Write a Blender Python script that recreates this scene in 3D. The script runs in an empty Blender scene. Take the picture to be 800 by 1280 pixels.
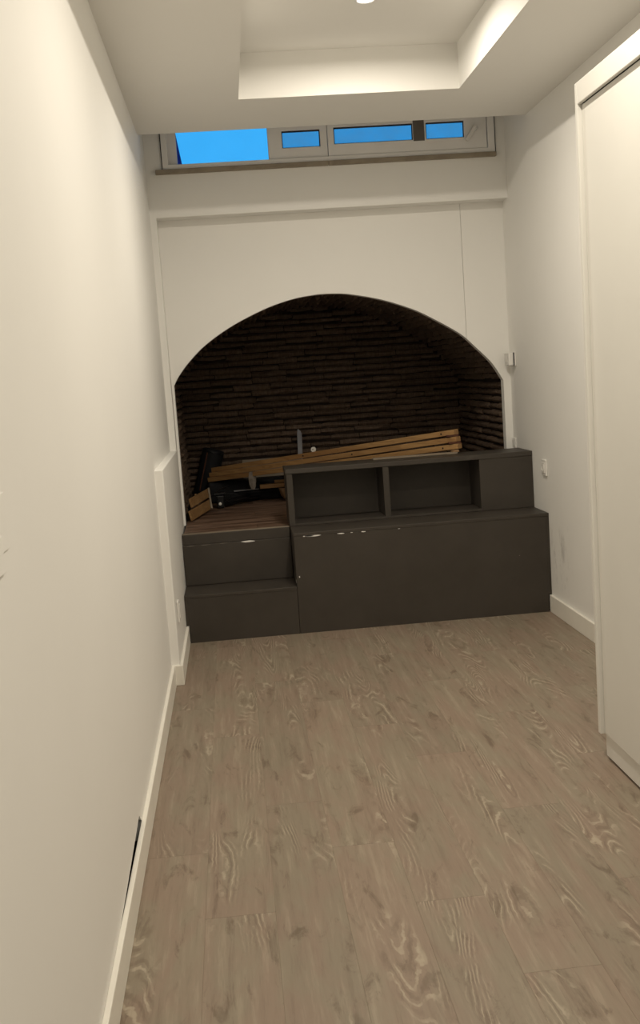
import bpy, bmesh, math, random
from mathutils import Vector, Matrix

random.seed(7)
scene = bpy.context.scene
COL = scene.collection

# ------------------------------------------------------------------ camera
cam_data = bpy.data.cameras.new('camera')
cam = bpy.data.objects.new('camera', cam_data)
COL.objects.link(cam)
CAM = Vector((0, 0, 1.4))
RGT = Vector((0.99397305, -0.08479942, -0.069474))
UPV = Vector((0.07956348, 0.12206944, 0.9893274))
FWD = Vector((0.07541374, 0.98889237, -0.12808067))
FPX = 1338.5
m = Matrix((RGT, UPV, -FWD)).transposed().to_4x4()
m.translation = CAM
cam.matrix_world = m
cam_data.sensor_fit = 'VERTICAL'
cam_data.sensor_height = 36.0
cam_data.lens = FPX / 1280 * 36.0
cam_data.clip_start = 0.02
scene.camera = cam

# ------------------------------------------------------------------ world: clear blue dusk sky
world = bpy.data.worlds.new('dusk_sky')
scene.world = world
world.use_nodes = True
wn = world.node_tree.nodes
wn['Background'].inputs['Color'].default_value = (0.050, 0.480, 1.06, 1)
wn['Background'].inputs['Strength'].default_value = 1.0

# ------------------------------------------------------------------ exposure
vs = scene.view_settings
vs.view_transform = 'Standard'
vs.look = 'None'
vs.gamma = 1.0
vs.use_curve_mapping = False
vs.exposure = 0.0

LAMP_POWER = 18.9                       # each recessed downlight
LAMP_COLOR = (1.0, 0.91, 0.772)
LAMP_Y = (4.56, 2.85, 0.60)      # a row along the middle of the coffer
LAMP_X = 0.68

# ------------------------------------------------------------------ measured layout (metres)
XL, XB, XR = -0.368, -0.3305, 1.694     # left wall, boxed ledge face, right wall
YREAR, YF, YS = -1.6, 5.716, 5.989      # wall behind, front of step and box, front of shelf and riser
YBAND, YARCH, YALC = 6.270, 6.390, 7.80 # wall under window, arch panel, brick back
ZC, ZCOF = 2.6935, 2.90                 # ceiling and coffer height
ZP, ZST = 0.5545, 0.2625                # platform, step
YC = 5.832                              # ceiling stops here, in front of the window
CX0, CX1, CY0, CY1 = 0.1517, 1.2006, -0.75, 5.218
YBOX, ZBOX = 4.9256, 1.0128
XARL, XARR = -0.320, 1.650


# ------------------------------------------------------------------ materials
class NT:
    """tiny helper around a node tree"""
    def __init__(self, name):
        self.mat = bpy.data.materials.new(name)
        self.mat.use_nodes = True
        self.t = self.mat.node_tree
        self.bsdf = self.t.nodes['Principled BSDF']

    def n(self, typ, **kw):
        nd = self.t.nodes.new(typ)
        for k, v in kw.items():
            setattr(nd, k, v)
        return nd

    def link(self, a, b):
        self.t.links.new(a, b)

    def val(self, sock, v):
        if hasattr(v, 'is_linked') or isinstance(v, bpy.types.NodeSocket):
            self.link(v, sock)
        else:
            sock.default_value = v

    def math(self, op, a, b=None, c=None, clamp=False):
        nd = self.n('ShaderNodeMath', operation=op, use_clamp=clamp)
        self.val(nd.inputs[0], a)
        if b is not None:
            self.val(nd.inputs[1], b)
        if c is not None:
            self.val(nd.inputs[2], c)
        return nd.outputs[0]

    def step(self, v, lo, hi, smooth=True):
        nd = self.n('ShaderNodeMapRange', interpolation_type='SMOOTHSTEP' if smooth else 'LINEAR')
        self.val(nd.inputs['Value'], v)
        nd.inputs['From Min'].default_value = lo
        nd.inputs['From Max'].default_value = hi
        return nd.outputs[0]

    def mix(self, f, a, b, blend='MIX'):
        nd = self.n('ShaderNodeMix', data_type='RGBA', blend_type=blend)
        self.val(nd.inputs[0], f)
        self.val(nd.inputs[6], a)
        self.val(nd.inputs[7], b)
        return nd.outputs[2]

    def coords(self, scale=(1, 1, 1), rnd=0.0, kind='Object'):
        tc = self.n('ShaderNodeTexCoord')
        mp = self.n('ShaderNodeMapping')
        self.link(tc.outputs[kind], mp.inputs['Vector'])
        mp.inputs['Scale'].default_value = scale
        if rnd:
            oi = self.n('ShaderNodeObjectInfo')
            cx = self.n('ShaderNodeCombineXYZ')
            self.link(self.math('MULTIPLY', oi.outputs['Random'], rnd), cx.inputs[2])
            self.link(self.math('MULTIPLY', oi.outputs['Random'], rnd * 3.7), cx.inputs[0])
            self.link(cx.outputs[0], mp.inputs['Location'])
        return mp.outputs[0]

    def noise(self, vec, scale, detail=2.0, rough=0.5, dist=0.0):
        nd = self.n('ShaderNodeTexNoise')
        self.link(vec, nd.inputs['Vector'])
        nd.inputs['Scale'].default_value = scale
        nd.inputs['Detail'].default_value = detail
        nd.inputs['Roughness'].default_value = rough
        nd.inputs['Distortion'].default_value = dist
        return nd.outputs['Fac']

    def bump(self, h, strength, dist):
        nd = self.n('ShaderNodeBump')
        nd.inputs['Strength'].default_value = strength
        nd.inputs['Distance'].default_value = dist
        self.link(h, nd.inputs['Height'])
        self.link(nd.outputs[0], self.bsdf.inputs['Normal'])

    def out(self, color=None, rough=None, spec=None, metal=None):
        b = self.bsdf.inputs
        if color is not None:
            self.val(b['Base Color'], color)
        if rough is not None:
            self.val(b['Roughness'], rough)
        if spec is not None:
            b['Specular IOR Level'].default_value = spec
        if metal is not None:
            b['Metallic'].default_value = metal
        return self.mat


def c4(r, g, b):
    return (r, g, b, 1.0)


def paint(name, a, b, rough=0.6, nscale=3.0, bump=0.08, bscale=180.0, spec=0.3):
    t = NT(name)
    co = t.coords()
    col = t.mix(t.step(t.noise(co, nscale, 4, 0.6), 0.35, 0.65), c4(*a), c4(*b))
    t.bump(t.noise(co, bscale, 2), bump, 0.002)
    return t.out(col, rough, spec)


def wood(name, light, dark, line=None, along='x', scale=1.0, rough=0.55):
    t = NT(name)
    sc = {'x': (1.2, 14, 14), 'y': (14, 1.2, 14), 'z': (14, 14, 1.2)}[along]
    co = t.coords(tuple(s * scale for s in sc), rnd=40)
    n1 = t.noise(co, 1.0, 3, 0.6, 0.4)
    grain = t.math('SINE', t.math('MULTIPLY', n1, 60.0))
    col = t.mix(t.step(n1, 0.3, 0.7), c4(*light), c4(*dark))
    col = t.mix(t.math('MULTIPLY', t.step(grain, 0.3, 1.0), 0.35), col, c4(*(line or dark)))
    t.bump(grain, 0.1, 0.001)
    return t.out(col, rough, 0.3)


M = {}
M['wall'] = paint('white_wall_paint', (0.905, 0.893, 0.855), (0.915, 0.903, 0.865), 0.6, 2.0, 0.03)
M['ceiling'] = paint('white_ceiling_paint', (0.905, 0.893, 0.855), (0.915, 0.903, 0.865), 0.7, 2.0, 0.03)
M['baseboard'] = paint('white_baseboard_gloss', (0.86, 0.83, 0.75), (0.89, 0.86, 0.78), 0.4, 6, 0.03)
M['wardrobe'] = paint('white_wardrobe_laminate', (0.75, 0.735, 0.685), (0.77, 0.755, 0.705), 0.4, 2, 0.02, 60)
M['plastic'] = paint('white_switch_plastic', (0.82, 0.80, 0.76), (0.86, 0.84, 0.80), 0.3, 8, 0.0)
M['frame'] = paint('grey_white_window_frame', (0.90, 0.88, 0.85), (0.92, 0.90, 0.87), 0.45, 5, 0.03)
M['sill'] = paint('brown_grey_sill', (0.27, 0.225, 0.17), (0.33, 0.28, 0.21), 0.5, 12, 0.1, 90)
M['gasket'] = paint('dark_gasket_and_gap_shade', (0.03, 0.03, 0.035), (0.05, 0.05, 0.055), 0.6, 12, 0.0)
M['grey_frame'] = paint('grey_brown_mullion', (0.14, 0.125, 0.11), (0.18, 0.16, 0.14), 0.5, 12, 0.0)
M['hollow'] = paint('dark_hollow', (0.012, 0.011, 0.010), (0.02, 0.018, 0.016), 0.9, 12, 0.0)
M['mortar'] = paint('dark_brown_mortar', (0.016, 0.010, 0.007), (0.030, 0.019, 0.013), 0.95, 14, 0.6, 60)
M['black_fabric'] = paint('black_fabric', (0.006, 0.006, 0.007), (0.010, 0.010, 0.012), 0.75, 20, 0.4, 260)
M['black_plastic'] = paint('black_plastic', (0.008, 0.008, 0.009), (0.013, 0.013, 0.014), 0.35, 9, 0.05, 120)
M['grey_metal'] = paint('grey_painted_metal', (0.22, 0.22, 0.24), (0.28, 0.28, 0.30), 0.4, 14, 0.05, 80)
M['worn_metal'] = paint('worn_pale_metal', (0.13, 0.11, 0.09), (0.21, 0.18, 0.15), 0.5, 30, 0.1, 80)
M['navy'] = paint('navy_outside_wall', (0.004, 0.02, 0.16), (0.006, 0.03, 0.2), 0.8, 5, 0.1, 40)
M['outdoor_ground'] = paint('outdoor_paving', (0.12, 0.12, 0.13), (0.16, 0.16, 0.17), 0.9, 3, 0.2, 40)
M['slat'] = wood('tan_pine_slat', (0.40, 0.235, 0.095), (0.29, 0.155, 0.060), (0.17, 0.085, 0.035), 'x')
M['slat_y'] = wood('tan_pine_board', (0.36, 0.215, 0.095), (0.27, 0.150, 0.062), (0.17, 0.085, 0.035), 'y')
M['pale_board'] = wood('pale_grey_board', (0.30, 0.25, 0.19), (0.23, 0.185, 0.135), (0.15, 0.12, 0.09), 'x')
M['peg'] = wood('red_brown_peg', (0.11, 0.040, 0.022), (0.075, 0.028, 0.016), None, 'x')
M['bowl'] = wood('tan_turned_wood', (0.36, 0.235, 0.135), (0.28, 0.17, 0.09), None, 'x')


def mk_dark_paint():
    t = NT('dark_brown_grey_paint')
    co = t.coords()
    n1 = t.noise(co, 5, 5, 0.65)
    col = t.mix(t.step(n1, 0.3, 0.7), c4(0.047, 0.039, 0.031), c4(0.056, 0.047, 0.038))
    fine = t.noise(t.coords((3, 60, 60)), 4.0, 3, 0.6)
    scuff = t.step(t.noise(co, 38, 5, 0.8), 0.72, 0.80)
    col = t.mix(t.math('MULTIPLY', scuff, 0.25), col, c4(0.14, 0.12, 0.10))
    t.bump(fine, 0.12, 0.001)
    return t.out(col, t.math('ADD', 0.42, t.math('MULTIPLY', n1, 0.15)), 0.4)


M['dark'] = mk_dark_paint()


def mk_floor(name, base, warm, light, dark, along='y', k=1.0):
    """limed oak boards: grain is the contour lines of a stretched noise"""
    t = NT(name)
    sw = (lambda a, b: (a, b, 1.0)) if along == 'y' else (lambda a, b: (b, a, 1.0))
    big = t.noise(t.coords(sw(9.0, 2.6), rnd=61), 1.0, 4, 0.62, 0.5)
    ring = t.noise(t.coords(sw(8.5, 1.05), rnd=37), 1.0, 1.3, 0.35, 0.35)
    wob = t.noise(t.coords(sw(36, 26), rnd=11), 1.0, 2, 0.6)
    ph = t.math('ADD', t.math('MULTIPLY', ring, 135.0), t.math('MULTIPLY', wob, 4.2))
    s = t.math('SINE', ph)
    fade = t.noise(t.coords(sw(24, 9), rnd=71), 1.0, 3, 0.6)
    mask = t.math('MULTIPLY', t.step(t.noise(t.coords(sw(8.5, 1.7), rnd=83), 1.0, 1, 0.4), 0.50, 0.64), t.step(fade, 0.38, 0.60))
    white = t.math('MULTIPLY', t.math('MULTIPLY', t.step(s, 0.55, 1.0), mask), 0.76 * k)
    dk = t.math('MULTIPLY', t.math('MULTIPLY', t.step(t.math('MULTIPLY', s, -1.0), 0.2, 1.0), mask), 0.46 * k)
    streak = t.noise(t.coords(sw(42, 2.6), rnd=29), 1.0, 5, 0.68)
    blot = t.step(t.noise(t.coords(sw(16, 4.2), rnd=97), 1.0, 5, 0.68, 0.8), 0.55, 0.72)
    fine = t.noise(t.coords(sw(170, 12), rnd=19), 1.0, 2, 0.6)
    oi = t.n('ShaderNodeObjectInfo')
    col = t.mix(t.step(big, 0.38, 0.62), c4(*base), c4(*warm))
    col = t.mix(t.math('MULTIPLY', t.step(streak, 0.50, 0.72), 0.34), col, c4(*dark))
    col = t.mix(t.math('MULTIPLY', t.step(streak, 0.48, 0.30), 0.30), col, c4(*light))
    col = t.mix(t.math('MULTIPLY', blot, 0.75), col, c4(*dark))
    col = t.mix(dk, col, c4(*dark))
    col = t.mix(white, col, c4(*light))
    col = t.mix(t.math('MULTIPLY', t.step(fine, 0.5, 0.75), 0.10), col, c4(*dark))
    hs = t.n('ShaderNodeHueSaturation')
    t.link(col, hs.inputs['Color'])
    t.link(t.math('ADD', 0.95, t.math('MULTIPLY', oi.outputs['Random'], 0.10)), hs.inputs['Value'])
    t.bump(t.math('ADD', s, t.math('MULTIPLY', fine, 2.0)), 0.05, 0.0008)
    return t.out(hs.outputs[0], t.math('ADD', 0.40, t.math('MULTIPLY', streak, 0.18)), 0.4)


M['floor'] = mk_floor('limed_oak_boards', (0.258, 0.214, 0.157), (0.266, 0.200, 0.150),
                      (0.43, 0.365, 0.275), (0.128, 0.090, 0.060))


def mk_deck():
    t = NT('red_brown_deck_boards')
    n1 = t.noise(t.coords((2.6, 16, 1), rnd=40), 1.0, 4, 0.6, 0.5)
    n2 = t.noise(t.coords((5.0, 28, 1), rnd=23), 1.0, 3, 0.6)
    col = t.mix(t.step(n1, 0.36, 0.64), c4(0.075, 0.040, 0.024), c4(0.235, 0.150, 0.105))
    col = t.mix(t.math('MULTIPLY', t.step(n2, 0.52, 0.70), 0.6), col, c4(0.30, 0.215, 0.165))
    col = t.mix(t.math('MULTIPLY', t.step(n2, 0.44, 0.30), 0.7), col, c4(0.055, 0.026, 0.016))
    t.bump(n2, 0.1, 0.001)
    return t.out(col, 0.5, 0.35)


M['deck'] = mk_deck()


def mk_brick():
    t = NT('dark_old_brick')
    co = t.coords((1, 1, 1), rnd=50)
    oi = t.n('ShaderNodeObjectInfo')
    n1 = t.noise(co, 22, 5, 0.7)
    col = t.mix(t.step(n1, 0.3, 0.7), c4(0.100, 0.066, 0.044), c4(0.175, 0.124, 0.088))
    pale = t.math('MULTIPLY', t.step(t.noise(co, 9, 4, 0.7), 0.60, 0.75), 0.5)
    col = t.mix(pale, col, c4(0.26, 0.20, 0.15))
    hs = t.n('ShaderNodeHueSaturation')
    t.link(col, hs.inputs['Color'])
    t.link(t.math('ADD', 0.82, t.math('MULTIPLY', oi.outputs['Random'], 0.36)), hs.inputs['Value'])
    t.bump(t.noise(co, 70, 4, 0.7), 0.7, 0.006)
    return t.out(hs.outputs[0], 0.85, 0.3)


M['brick'] = mk_brick()


def mk_right_wall():
    t = NT('white_wall_paint_scuffed')
    co = t.coords()
    col = t.mix(t.step(t.noise(co, 3, 4, 0.6), 0.35, 0.65), c4(0.905, 0.893, 0.855), c4(0.915, 0.903, 0.865))
    sp = t.n('ShaderNodeSeparateXYZ')
    t.link(t.coords(), sp.inputs[0])
    near = t.math('MULTIPLY', t.step(sp.outputs[1], 5.30, 5.50), t.step(sp.outputs[1], 5.74, 5.62))
    low = t.math('MULTIPLY', t.step(sp.outputs[2], 0.12, 0.22), t.step(sp.outputs[2], 0.66, 0.35))
    blob = t.step(t.noise(t.coords((1, 4, 2)), 2.3, 5, 0.7), 0.50, 0.70)
    f = t.math('MULTIPLY', t.math('MULTIPLY', near, low), t.math('MULTIPLY', blob, 0.55))
    col = t.mix(f, col, c4(0.42, 0.40, 0.38))
    t.bump(t.noise(co, 180, 2), 0.08, 0.002)
    return t.out(col, 0.55, 0.3)


M['wall_scuffed'] = mk_right_wall()


def mk_glass():
    t = NT('window_glass')
    nt = t.t
    nt.nodes.remove(t.bsdf)
    out = nt.nodes['Material Output']
    tr = t.n('ShaderNodeBsdfTransparent')
    gl = t.n('ShaderNodeBsdfGlossy')
    gl.inputs['Roughness'].default_value = 0.03
    fr = t.n('ShaderNodeFresnel')
    fr.inputs['IOR'].default_value = 1.45
    n1 = t.noise(t.coords(), 6, 3)
    col = t.mix(n1, c4(0.90, 0.95, 0.96), c4(0.97, 0.99, 0.99))
    t.link(col, tr.inputs['Color'])
    mx = t.n('ShaderNodeMixShader')
    t.link(fr.outputs[0], mx.inputs[0])
    t.link(tr.outputs[0], mx.inputs[1])
    t.link(gl.outputs[0], mx.inputs[2])
    t.link(mx.outputs[0], out.inputs['Surface'])
    return t.mat


M['glass'] = mk_glass()


def mk_dusty_glass():
    t = NT('dusty_double_glass')
    nt = t.t
    nt.nodes.remove(t.bsdf)
    out = nt.nodes['Material Output']
    tr = t.n('ShaderNodeBsdfTransparent')
    df = t.n('ShaderNodeBsdfDiffuse')
    df.inputs['Color'].default_value = c4(0.5, 0.5, 0.5)
    tr.inputs['Color'].default_value = c4(0.78, 0.80, 0.82)
    n1 = t.noise(t.coords((6, 6, 6)), 3, 4, 0.6)
    mx = t.n('ShaderNodeMixShader')
    t.link(t.math('MULTIPLY', n1, 0.22), mx.inputs[0])
    t.link(tr.outputs[0], mx.inputs[1])
    t.link(df.outputs[0], mx.inputs[2])
    t.link(mx.outputs[0], out.inputs['Surface'])
    return t.mat


M['dusty_glass'] = mk_dusty_glass()


def mk_lens():
    t = NT('lit_downlight_lens')
    b = t.bsdf.inputs
    n1 = t.noise(t.coords(), 40, 1)
    t.link(t.mix(n1, c4(1.0, 0.93, 0.82), c4(1.0, 0.95, 0.86)), b['Emission Color'])
    b['Emission Strength'].default_value = 6.0
    return t.mat


M['lens'] = mk_lens()


# ------------------------------------------------------------------ mesh helpers
class MB:
    """collects geometry in world coordinates; build() makes ONE mesh object"""
    def __init__(self):
        self.v, self.f = [], []

    def add(self, vs_, fs_):
        o = len(self.v)
        self.v += [Vector(p) for p in vs_]
        self.f += [tuple(i + o for i in f) for f in fs_]
        return self

    def box(self, x0, x1, y0, y1, z0, z1):
        return self.add([(x0, y0, z0), (x1, y0, z0), (x1, y1, z0), (x0, y1, z0),
                         (x0, y0, z1), (x1, y0, z1), (x1, y1, z1), (x0, y1, z1)],
                        [(0, 3, 2, 1), (4, 5, 6, 7), (0, 1, 5, 4), (1, 2, 6, 5), (2, 3, 7, 6), (3, 0, 4, 7)])

    def bar(self, a, b, w, h, up=(0, 0, 1)):
        """straight bar from a to b, w across, h along 'up'"""
        a, b = Vector(a), Vector(b)
        d = (b - a).normalized()
        s = d.cross(Vector(up)).normalized()
        u = s.cross(d).normalized()
        vs_ = []
        for p in (a, b):
            for q, r in ((-1, -1), (1, -1), (1, 1), (-1, 1)):
                vs_.append(p + s * (q * w / 2) + u * (r * h / 2))
        return self.add(vs_, [(0, 1, 2, 3), (7, 6, 5, 4), (0, 4, 5, 1), (1, 5, 6, 2), (2, 6, 7, 3), (3, 7, 4, 0)])

    def prism_y(self, poly, y0, y1):
        """polygon of (x, z) pairs pushed along y"""
        n = len(poly)
        vs_ = [(x, y0, z) for x, z in poly] + [(x, y1, z) for x, z in poly]
        fs_ = [tuple(range(n)), tuple(reversed(range(n, 2 * n)))]
        fs_ += [(i, i + n, (i + 1) % n + n, (i + 1) % n) for i in range(n)]
        return self.add(vs_, fs_)

    def prism_x(self, poly, x0, x1):
        n = len(poly)
        vs_ = [(x0, y, z) for y, z in poly] + [(x1, y, z) for y, z in poly]
        fs_ = [tuple(range(n)), tuple(reversed(range(n, 2 * n)))]
        fs_ += [(i, i + n, (i + 1) % n + n, (i + 1) % n) for i in range(n)]
        return self.add(vs_, fs_)

    def lathe(self, base, axis, prof, seg=24, caps=True):
        """profile of (radius, height along axis)"""
        base, ax = Vector(base), Vector(axis).normalized()
        s = ax.orthogonal().normalized()
        t = ax.cross(s)
        vs_, fs_ = [], []
        for r, h in prof:
            for k in range(seg):
                a = 2 * math.pi * k / seg
                vs_.append(base + ax * h + (s * math.cos(a) + t * math.sin(a)) * r)
        for i in range(len(prof) - 1):
            for k in range(seg):
                k2 = (k + 1) % seg
                fs_.append((i * seg + k, i * seg + k2, (i + 1) * seg + k2, (i + 1) * seg + k))
        if caps:
            fs_.append(tuple(reversed(range(seg))))
            fs_.append(tuple(range((len(prof) - 1) * seg, len(prof) * seg)))
        return self.add(vs_, fs_)

    def tube(self, pts, r, seg=10):
        pts = [Vector(p) for p in pts]
        vs_, fs_ = [], []
        for i, p in enumerate(pts):
            d = (pts[min(i + 1, len(pts) - 1)] - pts[max(i - 1, 0)]).normalized()
            s = d.orthogonal().normalized() if abs(d.z) > 0.95 else d.cross(Vector((0, 0, 1))).normalized()
            t = s.cross(d)
            for k in range(seg):
                a = 2 * math.pi * k / seg
                vs_.append(p + (s * math.cos(a) + t * math.sin(a)) * r)
        for i in range(len(pts) - 1):
            for k in range(seg):
                k2 = (k + 1) % seg
                fs_.append((i * seg + k, i * seg + k2, (i + 1) * seg + k2, (i + 1) * seg + k))
        fs_.append(tuple(range(seg)))
        fs_.append(tuple(range((len(pts) - 1) * seg, len(pts) * seg)))
        return self.add(vs_, fs_)

    def grid_solid(self, xs, zs, solid, y0, y1):
        """welded slab in the x-z plane with holes; solid(i, k) says which cells are filled"""
        nx, nz = len(xs), len(zs)
        idx = {}
        o = len(self.v)

        def V(i, k, s):
            key = (i, k, s)
            if key not in idx:
                idx[key] = len(self.v)
                self.v.append(Vector((xs[i], (y0, y1)[s], zs[k])))
            return idx[key]

        ok = lambda i, k: 0 <= i < nx - 1 and 0 <= k < nz - 1 and solid(i, k)
        for i in range(nx - 1):
            for k in range(nz - 1):
                if not ok(i, k):
                    continue
                self.f.append((V(i, k, 0), V(i + 1, k, 0), V(i + 1, k + 1, 0), V(i, k + 1, 0)))
                self.f.append((V(i, k, 1), V(i, k + 1, 1), V(i + 1, k + 1, 1), V(i + 1, k, 1)))
                for di, dk, p, q in ((-1, 0, (i, k), (i, k + 1)), (1, 0, (i + 1, k + 1), (i + 1, k)),
                                     (0, -1, (i + 1, k), (i, k)), (0, 1, (i, k + 1), (i + 1, k + 1))):
                    if not ok(i + di, k + dk):
                        self.f.append((V(*p, 0), V(*q, 0), V(*q, 1), V(*p, 1)))
        return self

    def build(self, name, mat, parent=None, origin=None, bevel=0.0, smooth=False, seg=2):
        me = bpy.data.meshes.new(name)
        if parent is not None:
            base = parent_world(parent)
            org = Vector(origin) if origin is not None else base
            loc = org - base
        else:
            org = Vector(origin) if origin is not None else Vector((0, 0, 0))
            loc = org
        me.from_pydata([tuple(p - org) for p in self.v], [], self.f)
        bm = bmesh.new()
        bm.from_mesh(me)
        bmesh.ops.recalc_face_normals(bm, faces=bm.faces)
        bm.to_mesh(me)
        bm.free()
        me.materials.append(mat)
        if smooth:
            for pl in me.polygons:
                pl.use_smooth = True
        o = bpy.data.objects.new(name, me)
        COL.objects.link(o)
        o.location = loc
        if parent is not None:
            o.parent = parent
        if bevel:
            b = o.modifiers.new('edge', 'BEVEL')
            b.width = bevel
            b.segments = seg
            b.limit_method = 'ANGLE'
            b.angle_limit = math.radians(40)
        if smooth:
            md = o.modifiers.new('split', 'EDGE_SPLIT')
            md.split_angle = math.radians(38)
        return o


def parent_world(o):
    w = Vector((0, 0, 0))
    while o is not None:
        w += o.location
        o = o.parent
    return w


def tag(o, label, cat, group=None):
    o['label'] = label
    o['category'] = cat
    if group:
        o['group'] = group
    return o


def thing(name, label, cat, loc, group=None):
    o = bpy.data.objects.new(name, None)
    o.empty_display_size = 0.1
    COL.objects.link(o)
    o.location = loc
    return tag(o, label, cat, group)


def struct(o, label=None):
    o['kind'] = 'structure'
    if label:
        o['label'] = label
    return o


def box(name, mat, parent, x0, x1, y0, y1, z0, z1, bevel=0.0, origin=None):
    return MB().box(x0, x1, y0, y1, z0, z1).build(name, mat, parent, origin, bevel)


# ================================================================== SETTING
# ---- floor: a base with every board its own piece
floor = struct(box('floor', M['hollow'], None, XL - .1, XR + .1, YREAR - .1, YALC + .2, -0.12, -0.013),
               'grey brown limed oak board floor of the narrow room')
ROW_W, LEN = 0.185, 1.44
row_end = [4.52, 4.12, 4.83, 4.47, 4.09, 5.15, 4.62, 4.10, 5.02, 4.36, 4.9, 4.2]
x_edges = [XL] + [-0.172 + ROW_W * k for k in range(11)]
x_edges[-1] = XR
for r in range(len(x_edges) - 1):
    x0, x1 = x_edges[r], x_edges[r + 1]
    ys = [row_end[r] + LEN * k for k in range(-5, 3)]
    cuts = [YREAR] + [y for y in ys if YREAR + 0.05 < y < YF - 0.03] + [YF + 0.04]
    for a, b in zip(cuts[:-1], cuts[1:]):
        org = ((x0 + x1) / 2, (a + b) / 2, -0.006)
        box('floor_board', M['floor'], floor, x0 + .00005, x1 - .00005, a + .0003, b - .0003, -0.0128, 0, 0.0005, org)

# ---- left wall, with the dark crack above its baseboard
ZB = 0.0963                              # baseboard height
stations = [YREAR, 2.48, 2.80, 3.10, 3.15, YBAND + .3]
up_z = [ZB - .004, ZB - .004, ZB + .014, ZB + .034, ZB - .004, ZB - .004]
poly_up = [(y, z) for y, z in zip(stations, up_z)] + [(YBAND + .3, 3.35), (YREAR, 3.35)]
wall_left = MB().prism_x(poly_up, XL - .10, XL).build('wall_left', M['wall'])
struct(wall_left, 'long white painted left wall')
box('wall_foot', M['wall'], wall_left, XL - .10, XL - .0005, YREAR, 2.48, 0, ZB - .004)
box('wall_foot', M['wall'], wall_left, XL - .10, XL - .0005, 3.15, YBAND + .3, 0, ZB - .004)
box('wall_cavity', M['hollow'], wall_left, XL - .14, XL - .055, 2.4, 3.25, 0, ZB + .08)
box('wall_cavity', M['hollow'], wall_left, XL - .055, XL - .0005, 2.48, 3.15, 0, .03)
box('boxed_ledge', M['wall'], wall_left, XL - .02, XB, YBOX, YBAND + .001, 0, ZBOX, 0.004)

# ---- right wall, rear wall
wall_right = struct(box('wall_right', M['wall_scuffed'], None, XR, XR + .1, YREAR, YARCH + .1, 0, 3.35),
                    'white painted right wall between wardrobe and platform')
wall_rear = struct(box('wall_rear', M['wall'], None, XL - .1, XR + .1, YREAR - .1, YREAR, 0, 3.35),
                   'white wall behind the viewer')

# ---- wall under the window, with the narrow pier at its left and the arch panels set back in it
WX0, WX1, WZ0, WZ1 = -0.2715, 1.6315, 2.592, 2.86
xs = [XL - .02, -0.332, WX0, WX1, XR + .02]
zs = [0.0, 2.3316, WZ0, WZ1, 3.35]
wall_back = MB().grid_solid(xs, zs, lambda i, k: (i == 0) if k == 0 else (i != 2 and i != 1 or k != 2) if k != 2 else i in (0, 1, 3),
                            YBAND, YBAND + .25).build('wall_back', M['wall'], None, None, 0.003)
struct(wall_back, 'white wall with beam and pier under the high window')
ARCH = [(-0.320, 1.385), (-0.290, 1.436), (-0.222, 1.517), (-0.115, 1.612), (0.028, 1.701), (0.169, 1.766), (0.295, 1.813),
        (0.423, 1.845), (0.549, 1.860), (0.660, 1.860), (0.766, 1.848), (0.943, 1.806), (1.119, 1.741), (1.236, 1.680),
        (1.400, 1.577), (1.492, 1.490), (1.585, 1.390), (1.650, 1.283)]


def catmull(pts, n=5):
    out = []
    for i in range(len(pts) - 1):
        p0, p1, p2, p3 = pts[max(i - 1, 0)], pts[i], pts[i + 1], pts[min(i + 2, len(pts) - 1)]
        for k in range(n):
            t = k / n
            out.append(tuple(0.5 * (2 * p1[d] + (p2[d] - p0[d]) * t + (2 * p0[d] - 5 * p1[d] + 4 * p2[d] - p3[d]) * t * t
                                    + (3 * p1[d] - p0[d] - 3 * p2[d] + p3[d]) * t ** 3) for d in (0, 1)))
    return out + [pts[-1]]


CURVE = catmull(ARCH)


def arch_z(x):
    for (xa, za), (xb, zb) in zip(CURVE[:-1], CURVE[1:]):
        if xa <= x <= xb:
            return za + (zb - za) * (x - xa) / max(xb - xa, 1e-6)
    return CURVE[0][1]


SEAM = 1.438
zt = 2.45
lp = [(-0.345, ZP), (-0.345, zt), (SEAM - .0012, zt), (SEAM - .0012, arch_z(SEAM - .0012))]
lp += [p for p in reversed(CURVE) if p[0] < SEAM - .004] + [(XARL, ZP)]
rp = [(SEAM + .0012, arch_z(SEAM + .0012)), (SEAM + .0012, zt), (XR + .01, zt), (XR + .01, ZP), (XARR, ZP)]
rp += [p for p in reversed(CURVE) if p[0] > SEAM + .004]
MB().prism_y(lp, YARCH, YARCH + .062).build('arch_panel', M['wall'], wall_back)
MB().prism_y(rp, YARCH + .0012, YARCH + .062).build('arch_panel', M['wall'], wall_back)

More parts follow.
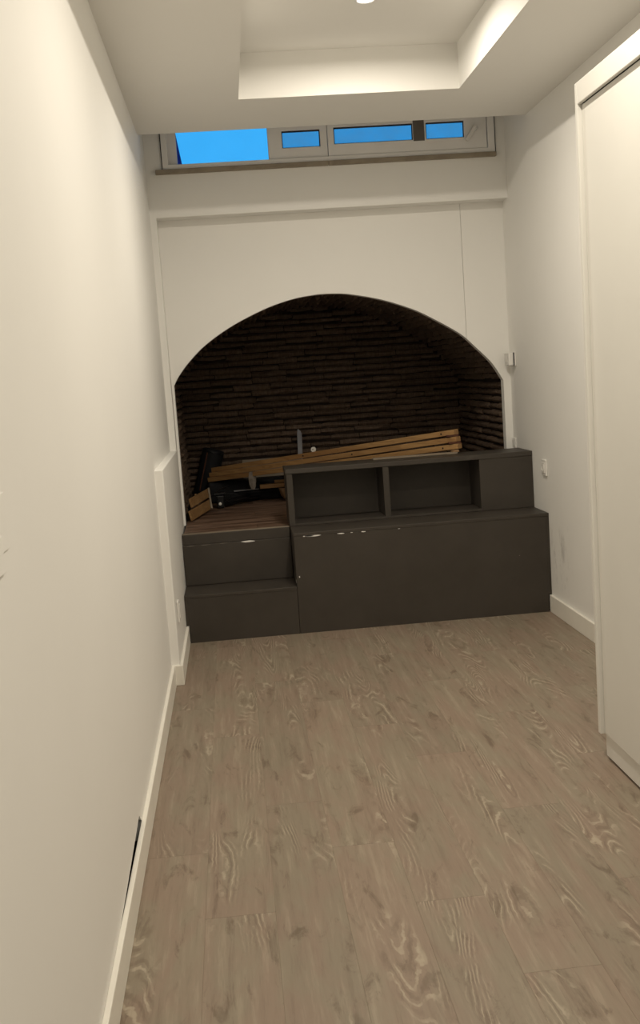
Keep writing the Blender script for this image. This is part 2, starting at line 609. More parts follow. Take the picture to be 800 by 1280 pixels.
# ---- brick alcove
def brick_meshes():
    out = []
    for k in range(9):
        rr = random.Random(100 + k)
        nx, nz = 6, 4
        vs_, fs_ = [], []
        for j in range(nz):
            for i in range(nx):
                u, w = i / (nx - 1) - .5, j / (nz - 1) - .5
                edge = i in (0, nx - 1) or j in (0, nz - 1)
                x = u * (1 if edge else 1.0) + rr.uniform(-.012, .012)
                z = (w * 0.037) + rr.uniform(-.0022, .0022)
                y = (.020 if j in (0, nz - 1) else 0.0) + (.006 if i in (0, nx - 1) else 0) + rr.uniform(-.005, .004)
                vs_.append((x, y, z))
        for j in range(nz - 1):
            for i in range(nx - 1):
                a = j * nx + i
                fs_.append((a, a + 1, a + nx + 1, a + nx))
        ring = [i for i in range(nx)] + [j * nx + nx - 1 for j in range(1, nz)] \
            + [(nz - 1) * nx + i for i in range(nx - 2, -1, -1)] + [j * nx for j in range(nz - 2, 0, -1)]
        base = len(vs_)
        for i in ring:
            vs_.append((vs_[i][0], 0.045, vs_[i][2]))
        n = len(ring)
        for q in range(n):
            fs_.append((ring[q], base + q, base + (q + 1) % n, ring[(q + 1) % n]))
        me = bpy.data.meshes.new('brick')
        me.from_pydata(vs_, [], fs_)
        me.materials.append(M['brick'])
        out.append(me)
    return out


BRICKS = brick_meshes()
COURSE = 0.0445


def pix(p):
    d = Vector(p) - CAM
    z = d.dot(FWD)
    return 400 + FPX * d.dot(RGT) / z, 640 - FPX * d.dot(UPV) / z


# profile of the alcove: left side, vault, right side, pushed 1 cm behind the plaster edge
prof = [(XARL - .012, 0.0), (XARL - .012, ZP + .2), (XARL - .012, 1.2)]
for i, (x, z) in enumerate(CURVE):
    xa, za = CURVE[max(i - 1, 0)]
    xb, zb = CURVE[min(i + 1, len(CURVE) - 1)]
    tx, tz = xb - xa, zb - za
    ln = math.hypot(tx, tz)
    prof.append((x - tz / ln * .012, z + tx / ln * .012))
prof += [(XARR + .012, 1.1), (XARR + .012, 0.0)]


def offset(pts, d):
    out = []
    for i, (x, z) in enumerate(pts):
        xa, za = pts[max(i - 1, 0)]
        xb, zb = pts[min(i + 1, len(pts) - 1)]
        tx, tz = xb - xa, zb - za
        ln = math.hypot(tx, tz)
        out.append((x - tz / ln * d, z + tx / ln * d))
    return out


inner, outer = offset(prof, .022), offset(prof, .15)
shell = MB()
shell.prism_y(inner + outer[::-1], YARCH + .063, YALC + .05)
wall_alcove = struct(shell.build('wall_alcove', M['mortar']), 'dark brick side walls and vault of the arched alcove')
wall_alcove_back = struct(box('wall_alcove_back', M['mortar'], None, XARL - .1, XARR + .1, YALC + .022, YALC + .15, 0.0, 2.0),
                          'dark brick back wall of the arched alcove')


def prof_range(z):
    """x range inside the alcove at height z"""
    hit = []
    for (xa, za), (xb, zb) in zip(prof[:-1], prof[1:]):
        if (za - z) * (zb - z) <= 0 and za != zb:
            hit.append(xa + (xb - xa) * (z - za) / (zb - za))
    return (min(hit), max(hit)) if len(hit) > 1 else None


rng = random.Random(21)
z = ZP + COURSE / 2
n_back = 0
while z < 1.87:
    pr = prof_range(min(z, 1.865))
    if pr:
        x = pr[0] - .02 - rng.uniform(0, .14)
        while x < pr[1] + .02:
            L = rng.choice((.21, .25, .27, .29, .30))
            xa, xb = max(x, pr[0] - .02), min(x + L, pr[1] + .02)
            if xb - xa > .03:
                o = bpy.data.objects.new('brick', rng.choice(BRICKS))
                COL.objects.link(o)
                o.parent = wall_alcove_back
                o.location = ((xa + xb) / 2, YALC + rng.uniform(-.016, .012), z + rng.uniform(-.003, .003))
                o.rotation_euler = (rng.uniform(-.12, .12), rng.uniform(-.012, .012), rng.uniform(-.02, .02))
                o.scale = (xb - xa - .005, 1, rng.uniform(.9, 1.08))
                n_back += 1
            x += L
    z += COURSE

# vault and side bricks
plen = [0.0]
for (xa, za), (xb, zb) in zip(prof[:-1], prof[1:]):
    plen.append(plen[-1] + math.hypot(xb - xa, zb - za))


def prof_at(s):
    for i in range(len(prof) - 1):
        if plen[i] <= s <= plen[i + 1]:
            t = (s - plen[i]) / max(plen[i + 1] - plen[i], 1e-9)
            (xa, za), (xb, zb) = prof[i], prof[i + 1]
            tx, tz = xb - xa, zb - za
            ln = math.hypot(tx, tz)
            return xa + tx * t, za + tz * t, tx / ln, tz / ln
    return None


cand = []
s = ZP + COURSE * .5
while s < plen[-1] - ZP:
    x, z, tx, tz = prof_at(s)
    y = YARCH + .07 - rng.uniform(0, .16)
    while y < YALC - .01:
        L = rng.choice((.20, .24, .26, .28))
        ya, yb = max(y, YARCH + .068), min(y + L, YALC + .0)
        if yb - ya > .03:
            nrm = Vector((tz, 0, -tx))                 # inward
            ex = Vector((0, 1, 0))
            ez = Vector((tx, 0, tz))
            ey = -nrm
            if ex.cross(ey).dot(ez) < 0:
                ex = -ex
            mt = Matrix((ex, ey, ez)).transposed().to_4x4()
            mt = mt @ Matrix.Rotation(rng.uniform(-.10, .10), 4, 'X') @ Matrix.Rotation(rng.uniform(-.02, .02), 4, 'Y')
            mt = mt @ Matrix.Diagonal((yb - ya - .005, 1, rng.uniform(.9, 1.08), 1))
            c = Vector((x, (ya + yb) / 2, z)) + nrm * rng.uniform(-.008, .008)
            mt.translation = c
            q = [pix(c + Vector((0, a, 0)) * ((yb - ya) / 2) + ez * (b * COURSE / 2)) for a, b in ((-1, -1), (1, -1), (1, 1), (-1, 1))]
            area = abs(sum(q[i][0] * q[(i + 1) % 4][1] - q[(i + 1) % 4][0] * q[i][1] for i in range(4))) / 2
            if (CAM - c).dot(nrm) <= 0:
                area = 0
            px_, py_ = pix(c)
            if px_ > 362 and py_ > 572:                # behind the shelf unit
                area = 0
            if px_ < 229 + (py_ - 620) * .07:          # behind the left jamb
                area *= .1
            cand.append((area, mt, rng.choice(BRICKS)))
        y += L
    s += COURSE
cand.sort(key=lambda t: -t[0])
for area, mt, me in cand[:300]:
    o = bpy.data.objects.new('brick', me)
    COL.objects.link(o)
    o.parent = wall_alcove
    o.matrix_basis = mt
rest = MB()
for area, mt, me in cand[300:]:
    rest.add([mt @ v.co for v in me.vertices], [tuple(pl.vertices) for pl in me.polygons])
if rest.v:
    rb = rest.build('brick_mass', M['brick'], wall_alcove)
    rb['kind'] = 'stuff'

# ---- ceiling with its sunken coffer
def build_ceiling():
    mb = MB()
    X0, X1, Y0, Y1 = XL - .02, XR + .02, YREAR - .02, YC
    ZT = 3.05
    o4 = [(X0, Y0), (X1, Y0), (X1, Y1), (X0, Y1)]
    i4 = [(CX0, CY0), (CX1, CY0), (CX1, CY1), (CX0, CY1)]
    v = [(x, y, ZC) for x, y in o4] + [(x, y, ZC) for x, y in i4] + [(x, y, ZCOF) for x, y in i4] + [(x, y, ZT) for x, y in o4]
    f = []
    for k in range(4):
        k2 = (k + 1) % 4
        f += [(k, k2, 4 + k2, 4 + k), (4 + k, 4 + k2, 8 + k2, 8 + k), (k, 12 + k, 12 + k2, k2)]
    f += [(8, 9, 10, 11), (12, 15, 14, 13)]
    return mb.add(v, f).build('ceiling', M['ceiling'])


ceiling = struct(build_ceiling(), 'white ceiling with a sunken rectangular coffer')
box('window_well_roof', M['ceiling'], ceiling, XL - .1, XR + .1, YC - .3, YBAND + .3, 3.05, 3.15)

# ---- baseboards
BT = 0.0150
bl = MB()
bl.prism_x([(YREAR, 0), (YBOX - BT, 0), (YBOX - BT, ZB), (YREAR, ZB)], XL, XL + BT + .003)
poly = [(XL, YREAR), (XL + BT, YREAR), (XL + BT, YBOX - BT), (XB + BT, YBOX - BT), (XB + BT, YF - .001), (XB, YF - .001), (XB, YBOX), (XL, YBOX)]
n = len(poly)
bl = MB().add([(x, y, 0) for x, y in poly] + [(x, y, ZB) for x, y in poly],
              [tuple(range(n)), tuple(reversed(range(n, 2 * n)))] + [(i, i + n, (i + 1) % n + n, (i + 1) % n) for i in range(n)])
struct(bl.build('baseboard_left', M['baseboard'], None, None, 0.003), 'white baseboard along the left wall and boxed ledge')
struct(box('baseboard_right', M['baseboard'], None, XR - BT, XR, 3.53, YF - .001, 0, ZB, 0.003),
       'white baseboard on the right wall between wardrobe and platform')

# ---- window
win = bpy.data.objects.new('window_1', None)
COL.objects.link(win)
win.location = (WX0, YBAND, WZ0)
struct(win, 'wide low window under the ceiling showing blue sky')
yf0, yf1 = YBAND - .012, YBAND + .075
MB().grid_solid([WX0, WX0 + .034, WX1 - .040, WX1], [WZ0, WZ0 + .026, WZ1 - .03, WZ1],
                lambda i, k: not (i == 1 and k == 1), yf0, yf1).build('window_frame', M['frame'], win, None, 0.003)
box('frame_gasket', M['gasket'], win, WX0 - .005, WX0, yf0 + .004, YBAND, WZ0, WZ1)
box('frame_gasket', M['gasket'], win, WX1, WX1 + .005, yf0 + .004, YBAND, WZ0 - .02, WZ1)
box('window_sill', M['sill'], win, -0.314, 0.664, YBAND - .030, YBAND, WZ0 - .026, WZ0 - .001, 0.003)
box('window_sill', M['sill'], win, 0.666, 1.634, YBAND - .030, YBAND, WZ0 - .026, WZ0 - .001, 0.003)
gz1 = WZ1 - .03
# fixed light at the left, glass set back
MB().grid_solid([WX0 + .034, WX0 + .084, .352, .372], [WZ0 + .026, WZ0 + .034, gz1 - .012, gz1],
                lambda i, k: not (i == 1 and k == 1), YBAND + .05, YBAND + .072).build('glazing_bead', M['frame'], win)
box('pane', M['glass'], win, WX0 + .078, .360, YBAND + .058, YBAND + .064, WZ0 + .030, gz1 - .006)
# narrow sash
def sash(x0, x1, z0, z1, holes, y0, y1):
    cutx = [x0] + [c for h in holes for c in h[:2]] + [x1]
    gzb, gzt = holes[0][2], holes[0][3]
    so = MB().grid_solid(cutx, [z0, gzb, gzt, z1], lambda i, k: not (k == 1 and i % 2 == 1), y0, y1).build('sash', M['frame'], win, None, 0.003)
    for h in holes:
        box('pane', M['dusty_glass'], so, h[0] - .004, h[1] + .004, (y0 + y1) / 2 - .004, (y0 + y1) / 2 + .004, gzb - .004, gzt + .004)
        MB().grid_solid([h[0] - .003, h[0] + .005, h[1] - .005, h[1] + .003], [gzb - .003, gzb + .004, gzt - .008, gzt + .003],
                        lambda i, k: not (i == 1 and k == 1), y0 + .012, y0 + .018).build('gasket', M['gasket'], so)
    return so


sash(.330, .668, WZ0 + .027, gz1 - .002, [(.410, .628, 2.678, 2.772)], YBAND + .004, YBAND + .044)
sb = sash(.670, 1.588, WZ0 + .027, gz1 - .002, [(.706, 1.160, 2.684, 2.776), (1.236, 1.458, 2.684, 2.786)], YBAND - .004, YBAND + .040)
box('mullion', M['grey_frame'], sb, 1.162, 1.226, YBAND - .008, YBAND - .003, 2.676, gz1 - .002)
hd = MB().lathe((1.520, YBAND - .004, 2.728), (0, -1, 0), [(.014, 0), (.014, .012), (.010, .016)], 16).build('handle_rose', M['plastic'], sb, smooth=True)
MB().bar((1.523, YBAND - .026, 2.738), (1.462, YBAND - .026, 2.660), .022, .018, (0, 1, 0)).build('handle', M['plastic'], sb, None, 0.004)

# ---- outdoors, seen through the panes
ground = struct(box('ground', M['outdoor_ground'], None, -4, 6, YBAND + .26, 14, 1.95, 2.15), 'paved ground outside the window')
MB().prism_y([(-1.6, 2.15), (-0.088, 2.15), (-0.180, 2.76), (-0.228, 3.10), (-0.30, 3.40), (-1.6, 3.40)], 7.10, 7.30).build('wall_outside', M['navy'])
struct(bpy.data.objects['wall_outside'], 'navy outside wall at the left edge of the window')
vp_ = thing('vent_post', 'small dark vent post outside, behind the narrow window sash', 'vent', (0.66, 8.6, 2.15))
MB().lathe((0.66, 8.6, 2.15), (0, 0, 1), [(.012, 0), (.012, .92)], 12).build('post', M['black_plastic'], vp_, smooth=True)
MB().lathe((0.66, 8.6, 3.07), (0, 0, 1), [(.012, 0), (.020, .004), (.020, .03), (.008, .042)], 14).build('cowl', M['black_plastic'], vp_, smooth=True)

# ================================================================== BIG THINGS
# ---- recessed downlights in the coffer
def downlight(y, label):
    t = thing('downlight', label, 'ceiling light', (LAMP_X, y, ZCOF), 'recessed downlights in the coffer')
    MB().lathe((LAMP_X, y, ZCOF), (0, 0, -1), [(.048, 0.0005), (.048, .004), (.044, .007), (.036, .007), (.034, .003)], 32, False).build('trim_ring', M['plastic'], t, smooth=True)
    MB().lathe((LAMP_X, y, ZCOF), (0, 0, -1), [(.035, .0008), (.034, .0035)], 32).build('lens', M['lens'], t, smooth=True)
    ld = bpy.data.lights.new('downlight_bulb', 'AREA')
    ld.shape = 'DISK'
    ld.size = 0.066
    ld.energy = LAMP_POWER
    ld.color = LAMP_COLOR
    ld.spread = math.radians(172)
    lo_ = bpy.data.objects.new('downlight_bulb', ld)
    COL.objects.link(lo_)
    lo_.parent = t
    lo_.location = (0, 0, -0.0075)
    return t


for y, w in zip(LAMP_Y, ('lit round downlight in the coffer, the one nearest the window',
                         'round downlight in the coffer, second from the window, above the frame',
                         'round downlight in the coffer, farthest from the window, behind the viewer')):
    downlight(y, w)

# ---- wardrobe with sliding doors
XW, YW, ZW = 1.189, 3.5267, 2.2681
YW0 = 0.90
wd = thing('wardrobe', 'tall white sliding door wardrobe on the right', 'wardrobe', (1.44, 2.2, 0))
zpl = 0.0917
box('side_panel', M['wardrobe'], wd, XW, XR - .002, YW - .022, YW, zpl, ZW, 0.002)
box('side_panel', M['wardrobe'], wd, XW, XR - .002, YW0, YW0 + .022, zpl, ZW, 0.002)
box('top_panel', M['wardrobe'], wd, XW + .022, XR - .002, YW0 + .022, YW - .022, ZW - .022, ZW, 0.001)
box('fascia', M['wardrobe'], wd, XW, XW + .014, YW0 + .022, YW - .022, 2.2005, ZW, 0.002)
box('bottom_panel', M['wardrobe'], wd, XW + .044, XR - .002, YW0 + .022, YW - .022, zpl, zpl + .0015, 0.0005)
box('back_panel', M['wardrobe'], wd, XR - .010, XR - .002, YW0 + .022, YW - .022, zpl + .022, ZW - .022)
box('door_track', M['gasket'], wd, XW + .014, XW + .11, YW0 + .022, YW - .022, 2.2030, 2.2461)
pl_ = MB().box(XW + .023, XW + .041, YW0 + .02, YW - .012, 0.010, zpl).build('plinth', M['wardrobe'], wd, None, 0.002)
for yy in (YW0 + .1, 1.6, 2.4, YW - .15):
    MB().lathe((XW + .12, yy, 0), (0, 0, 1), [(.026, 0), (.024, .006), (.014, .010), (.014, zpl)], 16).build('foot', M['black_plastic'], wd, smooth=True)
for a, b, xo in ((2.20, YW - .0235, .015), (YW0 + .0235, 2.24, .052)):
    d = box('sliding_door', M['wardrobe'], wd, XW + xo, XW + xo + .024, a + .030, b, zpl + .002, 2.1990, 0.002)
    box('door_pull', M['wardrobe'], d, XW + xo + .003, XW + xo + .024, a, a + .029, zpl + .002, 2.1990, 0.004)

# ---- platform: riser, edge and deck boards
pf = thing('platform', 'raised brown boarded platform running into the brick alcove', 'platform', (0.66, 7.0, 0))
box('platform_body', M['dark'], pf, XB + .003, XARR, YS + .05, YALC - .02, 0.0, ZP - .014)
box('riser', M['dark'], pf, XB + .002, 0.279, YS, YS + .020, ZST + .001, 0.493, 0.002)
box('edge_board', M['dark'], pf, XB + .002, 0.279, YS + .014, YS + .05, 0.493, ZP - .003, 0.002)
box('edge_strip', M['pale_board'], pf, XB + .004, 0.278, YS + .018, YS + .052, ZP - .003, ZP + .0005, 0.001)
yrow = YS + .053
k = 0
while yrow < YALC - .03:
    y1 = min(yrow + .150, YALC - .012)
    cut = [XARL + .0] + ([0.10 + .31 * (k % 4)] if k % 4 < 3 else [1.0]) + [XARR - .0]
    if yrow < YARCH + .07:
        cut[0] = XB + .012
    for a, b in zip(cut[:-1], cut[1:]):
        if yrow < YARCH and b > XARR - .01:
            b = XARR - .02
        box('deck_board', M['deck'], pf, a + .0006, b - .0006, yrow + .0006, y1 - .0006, ZP - .0135, ZP, 0.001, ((a + b) / 2, (yrow + y1) / 2, ZP))
    yrow = y1
    k += 1
def chip(par, x, y, z, w, h, mat=None):
    """a flake where the paint has gone along an edge"""
    rr = random.Random(int(x * 1000))
    pts = []
    n = 9
    for i in range(n):
        a = 2 * math.pi * i / n
        pts.append((x + math.cos(a) * w / 2 * rr.uniform(.75, 1.1), z + math.sin(a) * h / 2 * rr.uniform(.6, 1.2)))
    o = MB().prism_y(pts, y - .0007, y + .002).build('paint_chip', mat or M['plastic'], par)
    o['label'] = 'white bare patch of chipped paint'
    return o


chip(pf, 0.040, YS, .4905, .085, .011)
chip(pf, -0.20, YS, .4905, .070, .004, M['worn_metal'])
chip(pf, -0.285, YS, .4895, .05, .004, M['worn_metal'])
chip(pf, -0.10, YS, .4910, .06, .003, M['worn_metal'])

# ---- low step
st = thing('low_step', 'low dark brown box step in front of the platform, beside the left wall', 'step', (-.02, 5.85, 0))
sx0, sx1 = XB + BT + .002, 0.2815
box('front_panel', M['dark'], st, sx0, sx1, YF, YF + .018, 0.0, ZST - .018, 0.0015)
box('front_panel_edge', M['dark'], st, XB + .001, sx0, YF, YF + .018, ZB + .002, ZST - .018, 0.0005)
box('side_panel', M['dark'], st, sx0, sx0 + .018, YF + .018, YS - .001, 0, ZST - .018)
box('side_panel', M['dark'], st, sx1 - .018, sx1, YF + .018, YS - .001, 0, ZST - .018)
box('tread', M['dark'], st, XB + .002, sx1, YF - .002, YS - .001, ZST - .018, ZST, 0.002)

# ---- long storage box
bxn = thing('storage_box', 'long closed dark brown storage box in front of the open shelf', 'storage box', (1.0, 5.85, 0))
bx0 = 0.2835
box('front_panel', M['dark'], bxn, bx0, XR - BT - .003, YF, YF + .018, 0, ZP - .0175, 0.0015)
box('side_panel', M['dark'], bxn, bx0, bx0 + .018, YF + .018, YS - .001, 0, ZP - .0175, 0.001)
box('front_panel_edge', M['dark'], bxn, XR - BT - .003, XR - .001, YF, YF + .018, ZB + .002, ZP - .0175, 0.001)
box('top_board', M['dark'], bxn, bx0 - .001, XR - .001, YF - .002, YS - .001, ZP - .0175, ZP, 0.002)
box('back_panel', M['dark'], bxn, bx0 + .018, XR - .001, YS - .018, YS - .001, 0, ZP - .0175)
for x, w, h in ((.340, .012, .006), (.388, .090, .009), (.372, .05, .006), (.541, .045, .007), (.600, .014, .004), (.665, .026, .006), (.860, .014, .003)):
    chip(bxn, x, YF, ZP - .0205, w, h)
chip(bxn, .300, YF, .315, .007, .012)
chip(bxn, 1.52, YF, .33, .007, .006, M['worn_metal'])
box('corner_tape', M['plastic'], bxn, bx0 - .0012, bx0 - .0002, YF + .03, YF + .06, .275, .292)

# ---- open shelf unit standing on platform level
sh = thing('shelf_unit', 'dark brown open shelf with two cubbies and a closed end, behind the storage box', 'shelf', (1.0, 6.1, ZP))
s0, s1, sy1 = 0.2805, XR - .002, YBAND - .004
zt0 = 0.852
box('top_board', M['dark'], sh, s0 - .004, s1, YS - .004, sy1, zt0, 0.8790, 0.002)
box('side_panel', M['dark'], sh, s0, s0 + .034, YS, sy1, ZP + .001, zt0, 0.002)
box('divider', M['dark'], sh, .828, .862, YS, sy1 - .012, ZP + .014, zt0, 0.002)
box('closed_front', M['dark'], sh, 1.384, s1, YS, YS + .018, ZP + .001, zt0, 0.001)
box('side_panel', M['dark'], sh, 1.384, 1.402, YS + .018, sy1, ZP + .014, zt0, 0.001)
box('bottom_board', M['dark'], sh, s0 + .034, 1.384, YS, sy1, ZP + .001, ZP + .014, 0.001)
box('back_panel', M['dark'], sh, s0 + .034, 1.384, sy1 - .012, sy1, ZP + .014, zt0)

# ---- wall fittings
def plate(name, label, cat, c, sx, sy, sz, group=None):
    return thing(name, label, cat, c, group)


# white control unit on the right wall, up beside the arch
t = thing('wall_control', 'small white control box on the right wall beside the arch', 'wall control', (XR, 6.30, 1.404))
box('back_plate', M['plastic'], t, XR - .009, XR - .0005, 6.242, 6.360, 1.364, 1.446, 0.002)
box('gap_shade', M['gasket'], t, XR - .013, XR - .009, 6.246, 6.356, 1.368, 1.442)  # dark strip paints the shade in the gap between cover and back plate
MB().prism_x([(6.252, 1.368), (6.350, 1.368), (6.350, 1.442), (6.252, 1.442)], XR - .043, XR - .013).build('cover', M['plastic'], t, None, 0.004)
box('rocker', M['plastic'], t, XR - .046, XR - .043, 6.28, 6.325, 1.385, 1.425, 0.002)


def socket(name, label, x, y, z, side, w=.082, h=.090, knob=True):
    t = thing(name, label, 'wall socket', (x, y, z))
    s = side                                   # +1: faces +x
    xa, xb = sorted((x + s * .0005, x + s * .010))
    box('cover_plate', M['plastic'], t, xa, xb, y - w / 2, y + w / 2, z - h / 2, z + h / 2, 0.004)
    xa, xb = sorted((x + s * .010, x + s * .014))
    box('insert', M['plastic'], t, xa, xb, y - w * .33, y + w * .33, z - h * .33, z + h * .33, 0.003)
    if knob:
        MB().lathe((x + s * .013, y, z), (s, 0, 0), [(.021, 0), (.021, .0025), (.017, .003), (.016, .0012)], 20).build('round_well', M['plastic'], t, smooth=True)
    return t


socket('wall_socket', 'white wall socket on the right wall just above the storage box', XR, 5.745, 0.802, -1)
socket('wall_socket', 'faint white socket on the right wall just above the shelf top, behind its end', XR, 6.345, 0.905, -1, .07, .06, False)
socket('wall_socket', 'white socket low on the boxed ledge at the left', XB, 5.09, 0.318, 1, .075, .100, False)
t = thing('light_switch', 'white light switch on the left wall, cut off by the picture edge', 'light switch', (XL, 1.668, 1.205))
box('cover_plate', M['wall'], t, XL + .0002, XL + .0025, 1.625, 1.711, 1.160, 1.250, 0.001)
box('rocker', M['wall'], t, XL + .0025, XL + .0040, 1.610, 1.662, 1.130, 1.187, 0.001)

# ================================================================== THINGS IN THE ALCOVE
# ---- black case lying at the back, left
cs = thing('black_case', 'flat black case lying against the brick back wall at the left', 'case', (0.06, 7.51, ZP))
box('case_body', M['black_fabric'], cs, -.20, .33, 7.425, 7.595, ZP + .002, .702, 0.02)
MB().tube([(-.02, 7.412, .632), (.0, 7.406, .634), (.13, 7.406, .637), (.15, 7.412, .634)], .006).build('handle', M['grey_metal'], cs, smooth=True)
box('zip_band', M['black_plastic'], cs, -.19, .32, 7.420, 7.426, .612, .618, 0.001)

# ---- long bed slats, propped from the case up to the shelf top
LE = Vector((-.180, 7.49, .7190))
RE = Vector((1.322, 6.20, .9215))
SH = .031
slat_specs = [
    ('bottom of the three long tan slats, with a pale metal plate under it', Vector((0, 0, 0)), Vector((0, 0, 0))),
    ('middle of the three long tan slats, ending in a red brown peg', Vector((.012, .010, .0325)), Vector((-.004, .012, .0415))),
    ('topmost of the three long tan slats, with a white round pad on it', Vector((.030, .020, .065)), Vector((-.012, .024, .083))),
]
slats = []
for i, (lab, dl, dr) in enumerate(slat_specs):
    a, b = LE + dl, RE + dr
    t = thing('bed_slat', lab, 'wooden slat', (a + b) / 2, 'long tan slats on the shelf top')
    d = (b - a).normalized()
    ang = math.atan2(d.y, d.x)
    mb = MB().bar(a, b, .055, SH)
    # local x runs along the slat so that its grain does too
    o = mb.build('slat_body', M['slat'], t)
    rot = Matrix.Rotation(ang, 4, 'Z')
    for v in o.data.vertices:
        v.co = rot.inverted() @ v.co
    o.rotation_euler = (0, 0, ang)
    bv = o.modifiers.new('edge', 'BEVEL')
    bv.width = .003
    bv.segments = 2
    slats.append((t, a, b, d))
    # dark screw holes on the front face
    nf = d.cross(Vector((0, 0, 1))).normalized()
    for fr in ((.955, .42) if i == 2 else (.95,) if i == 0 else (.62,)):
        p = a.lerp(b, fr) + nf * .0272
        MB().lathe(p, nf, [(.0055, -.001), (.0055, .0012)], 10).build('screw_hole', M['hollow'], t)
t, a, b, d = slats[1]
MB().bar(b + Vector((-.06, 0, -.0207)), b + Vector((.012, 0, -.0207)) + d * .0, .03, .0095).build('end_peg', M['peg'], t)
t2, a2, b2, d2 = slats[2]
MB().bar(b2 + Vector((-.06, 0, -.0207)), b2 + Vector((.010, 0, -.0207)), .03, .0095).build('end_peg', M['peg'], t2)
nf = d2.cross(Vector((0, 0, 1))).normalized()
p = a2.lerp(b2, .455)
pd = MB().lathe(p + Vector((0, 0, .030)), nf, [(.004, -.006), (.0165, -.006), (.0175, 0), (.0165, .006), (.004, .007)], 18).build('round_pad', M['plastic'], t2, smooth=True)
pd['label'] = 'white round plastic pad'
MB().lathe(p + Vector((0, 0, .030)) + nf * .0065, nf, [(.004, 0), (.004, .001)], 10).build('pad_screw', M['hollow'], pd)
MB().bar(p + Vector((.006, 0, .012)), p + Vector((.004, 0, .030)), .012, .010, (0, 1, 0)).build('pad_stem', M['plastic'], pd)
t0, a0, b0, d0 = slats[0]
nf = d0.cross(Vector((0, 0, 1))).normalized()
p = a0.lerp(b0, .205) + nf * .030
ex = Vector((1, 0, 0))
hp = MB()
shape = [(-.020, .012), (.022, .020), (.024, -.030), (.018, -.085), (.006, -.108), (-.010, -.100), (-.022, -.070), (-.026, -.030)]
vv = [p + ex * u + Vector((0, 0, w)) for u, w in shape]
n = len(vv)
hp.add(vv + [q - nf * .004 for q in vv], [tuple(range(n)), tuple(reversed(range(n, 2 * n)))] + [(i, i + n, (i + 1) % n + n, (i + 1) % n) for i in range(n)])
o = hp.build('hinge_plate', M['worn_metal'], t0)
o['label'] = 'pale worn metal hinge plate'

# pale board on the shelf top, under the right ends
t = thing('pale_board', 'thin pale board lying on the shelf top under the long slats', 'board', (1.08, 6.19, .879))
MB().box(.80, 1.300, 6.16, 6.215, .8795, .8890).build('board_body', M['pale_board'], t, (1.08, 6.19, .887), 0.002)
MB().prism_y([(1.270, .8892), (1.310, .8892), (1.308, .903), (1.296, .9015), (1.276, .8990)], 6.165, 6.225).build('end_block', M['bowl'], t, None, 0.002)

# board on edge behind the slats, on top of the case
t = thing('short_board', 'short tan board on edge behind the left ends of the long slats', 'board', (.2, 7.57, .702))
MB().box(.052, .47, 7.560, 7.582, .7025, .832).build('board_body', M['pale_board'], t, (.25, 7.57, .76), 0.003)

# grey metal strip leaning at the back wall
t = thing('metal_strip', 'grey metal strip with a slanted tip standing against the brick wall', 'metal strip', (.452, 7.55, ZP))
MB().add([(.440, 7.535, ZP + .0005), (.470, 7.535, ZP + .0005), (.492, 7.700, .985), (.487, 7.702, 1.000), (.469, 7.704, 1.018), (.462, 7.700, .985),
          (.440, 7.540, ZP + .0005), (.470, 7.540, ZP + .0005), (.492, 7.705, .985), (.487, 7.707, 1.000), (.469, 7.709, 1.018), (.462, 7.705, .985)],
         [(0, 1, 2, 3, 4, 5), (11, 10, 9, 8, 7, 6)] + [(i, (i + 1) % 6, (i + 1) % 6 + 6, i + 6) for i in range(6)]).build('strip_body', M['grey_metal'], t)
MB().add([(.470, 7.535, ZP + .0005), (.473, 7.535, ZP + .0005), (.495, 7.700, .985), (.492, 7.700, .985),
          (.470, 7.560, ZP + .0005), (.473, 7.560, ZP + .0005), (.495, 7.725, .985), (.492, 7.725, .985)],
         [(0, 1, 2, 3), (7, 6, 5, 4), (0, 4, 5, 1), (1, 5, 6, 2), (2, 6, 7, 3), (3, 7, 4, 0)]).build('side_flange', M['grey_metal'], t)

# turned wooden bowl-shaped piece and a short slat on it
t = tag(MB().lathe((.385, 7.305, ZP + .0005), (0, 0, 1), [(.045, 0), (.062, .006), (.088, .035), (.100, .075), (.102, .092), (.094, .092), (.088, .070), (.060, .030), (.02, .02)], 28).build(
    'wooden_bowl', M['bowl'], None, None, smooth=True), 'tan round wooden bowl behind the left corner of the shelf', 'bowl')
t = thing('wooden_offcut', 'short tan wooden offcut lying across the wooden bowl', 'wooden slat', (.41, 7.33, .66))
MB().bar((.158, 7.30, .6625), (.66, 7.28, .6655), .05, .028).build('slat_body', M['slat'], t, (.41, 7.34, .664), 0.003)
MB().bar((.26, 7.32, .6885), (.60, 7.30, .6900), .03, .018).build('batten', M['slat'], t, (.41, 7.37, .69), 0.002)

# black cylindrical bag leaning at the left
A, Bq = Vector((-.238, 7.690, ZP + .028)), Vector((-.142, 7.705, .915))
ax = (Bq - A).normalized()
ln = (Bq - A).length
t = thing('black_drum_bag', 'tall black cylindrical bag leaning to the right in the left corner', 'bag', (-.22, 7.69, ZP))
MB().lathe(A, ax, [(.064, 0), (.073, .006), (.077, .03), (.076, ln * .5), (.078, ln - .03), (.075, ln - .006), (.066, ln), (.02, ln + .004)], 28).build('bag_body', M['black_fabric'], t, smooth=True)
MB().lathe(A + ax * (ln - .022), ax, [(.0785, -.006), (.0810, 0), (.0785, .006)], 28, False).build('rim_piping', M['black_plastic'], t, smooth=True)
MB().lathe(A + ax * .03, ax, [(.0785, -.006), (.0810, 0), (.0785, .006)], 28, False).build('rim_piping', M['black_plastic'], t, smooth=True)
sd = Vector((-.6, -1, 0))
sd = (sd - ax * sd.dot(ax)).normalized()
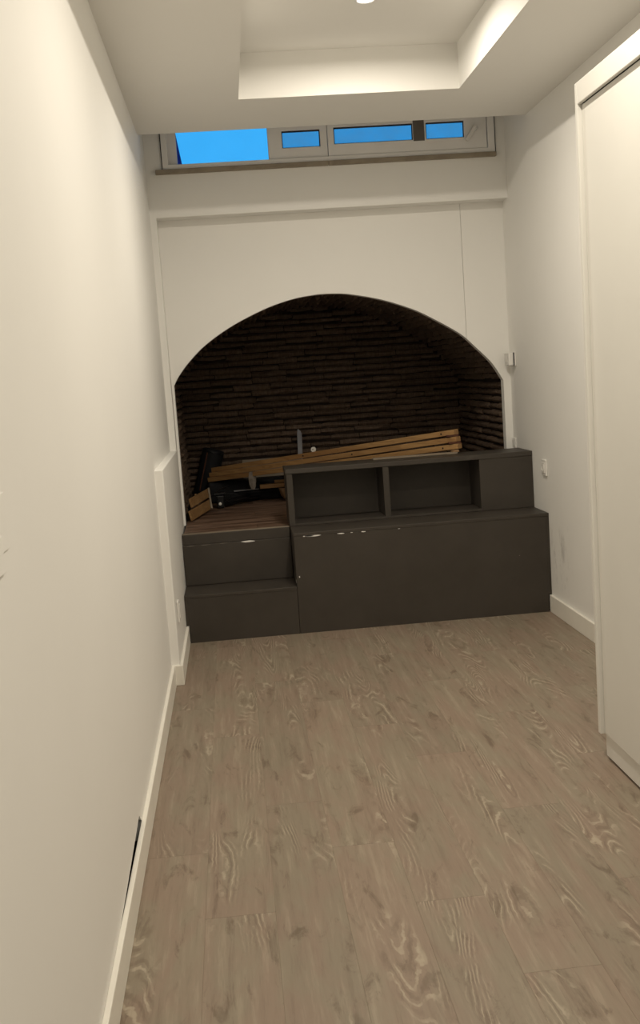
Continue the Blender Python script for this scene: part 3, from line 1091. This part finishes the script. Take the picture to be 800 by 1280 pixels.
MB().tube([A + ax * .04 + sd * .077, A + ax * ln * .3 + sd * .079, A + ax * ln * .7 + sd * .079, A + ax * (ln - .03) + sd * .079], .005).build('carry_strap', M['peg'], t, smooth=True)

# folded black tripod
t = thing('folded_tripod', 'small folded black tripod with a shiny knob lying on the platform', 'tripod', (-.11, 7.13, ZP))
box('head_block', M['black_plastic'], t, -.140, -.088, 7.10, 7.16, ZP + .004, ZP + .088, 0.008)
box('head_plate', M['black_plastic'], t, -.155, -.085, 7.12, 7.18, ZP + .090, ZP + .102, 0.004)
MB().lathe((-.118, 7.100, ZP + .034), (0, -1, 0), [(.010, 0), (.010, .008), (.006, .011)], 14).build('shiny_knob', M['plastic'], t, smooth=True)
for dx, dz in ((.20, .020), (.235, .036), (.17, .050)):
    MB().tube([(-.090, 7.14, ZP + dz), (-.090 + dx * .5, 7.27, ZP + dz), (-.09 + dx, 7.40, ZP + dz - .006)], .0105).build('leg', M['black_plastic'], t, smooth=True)
MB().tube([(-.15, 7.15, ZP + .098), (-.11, 7.22, ZP + .118), (-.06, 7.30, ZP + .124)], .007).build('pan_handle', M['black_plastic'], t, smooth=True)

# small slatted wooden rack tipped against the left side of the alcove
t = thing('slat_rack', 'small tan wooden slat rack propped on the platform against the left jamb', 'rack', (-.24, 6.8, ZP))
L0, L1 = Vector((-.294, 6.52, ZP + .012)), Vector((-.180, 7.00, ZP + .022))
up_ = Vector((-.012, .075, .125)).normalized()
for off, wd_, mt in ((.030, .062, 'slat_y'), (.112, .055, 'slat_y')):
    a, b = L0 + up_ * off, L1 + up_ * off
    if off > .1:
        a = a + Vector((.012, 0, .004))
    MB().bar(a, b, .012, wd_, up_).build('slat', M[mt], t, (a + b) / 2, 0.002)
MB().bar(L1 + up_ * .0 + Vector((.007, -.03, 0)), L1 + up_ * .150 + Vector((.007, -.03, 0)), .012, .012, (0, 1, 0)).build('crosspiece', M['pale_board'], t, None, 0.002)
MB().bar(L0.lerp(L1, .45) + Vector((-.010, .004, 0)), L0.lerp(L1, .45) + up_ * .145 + Vector((-.010, .004, 0)), .012, .014, (0, 1, 0)).build('crosspiece', M['slat_y'], t, None, 0.002)

print('bricks back', n_back, 'vault', len(cand))
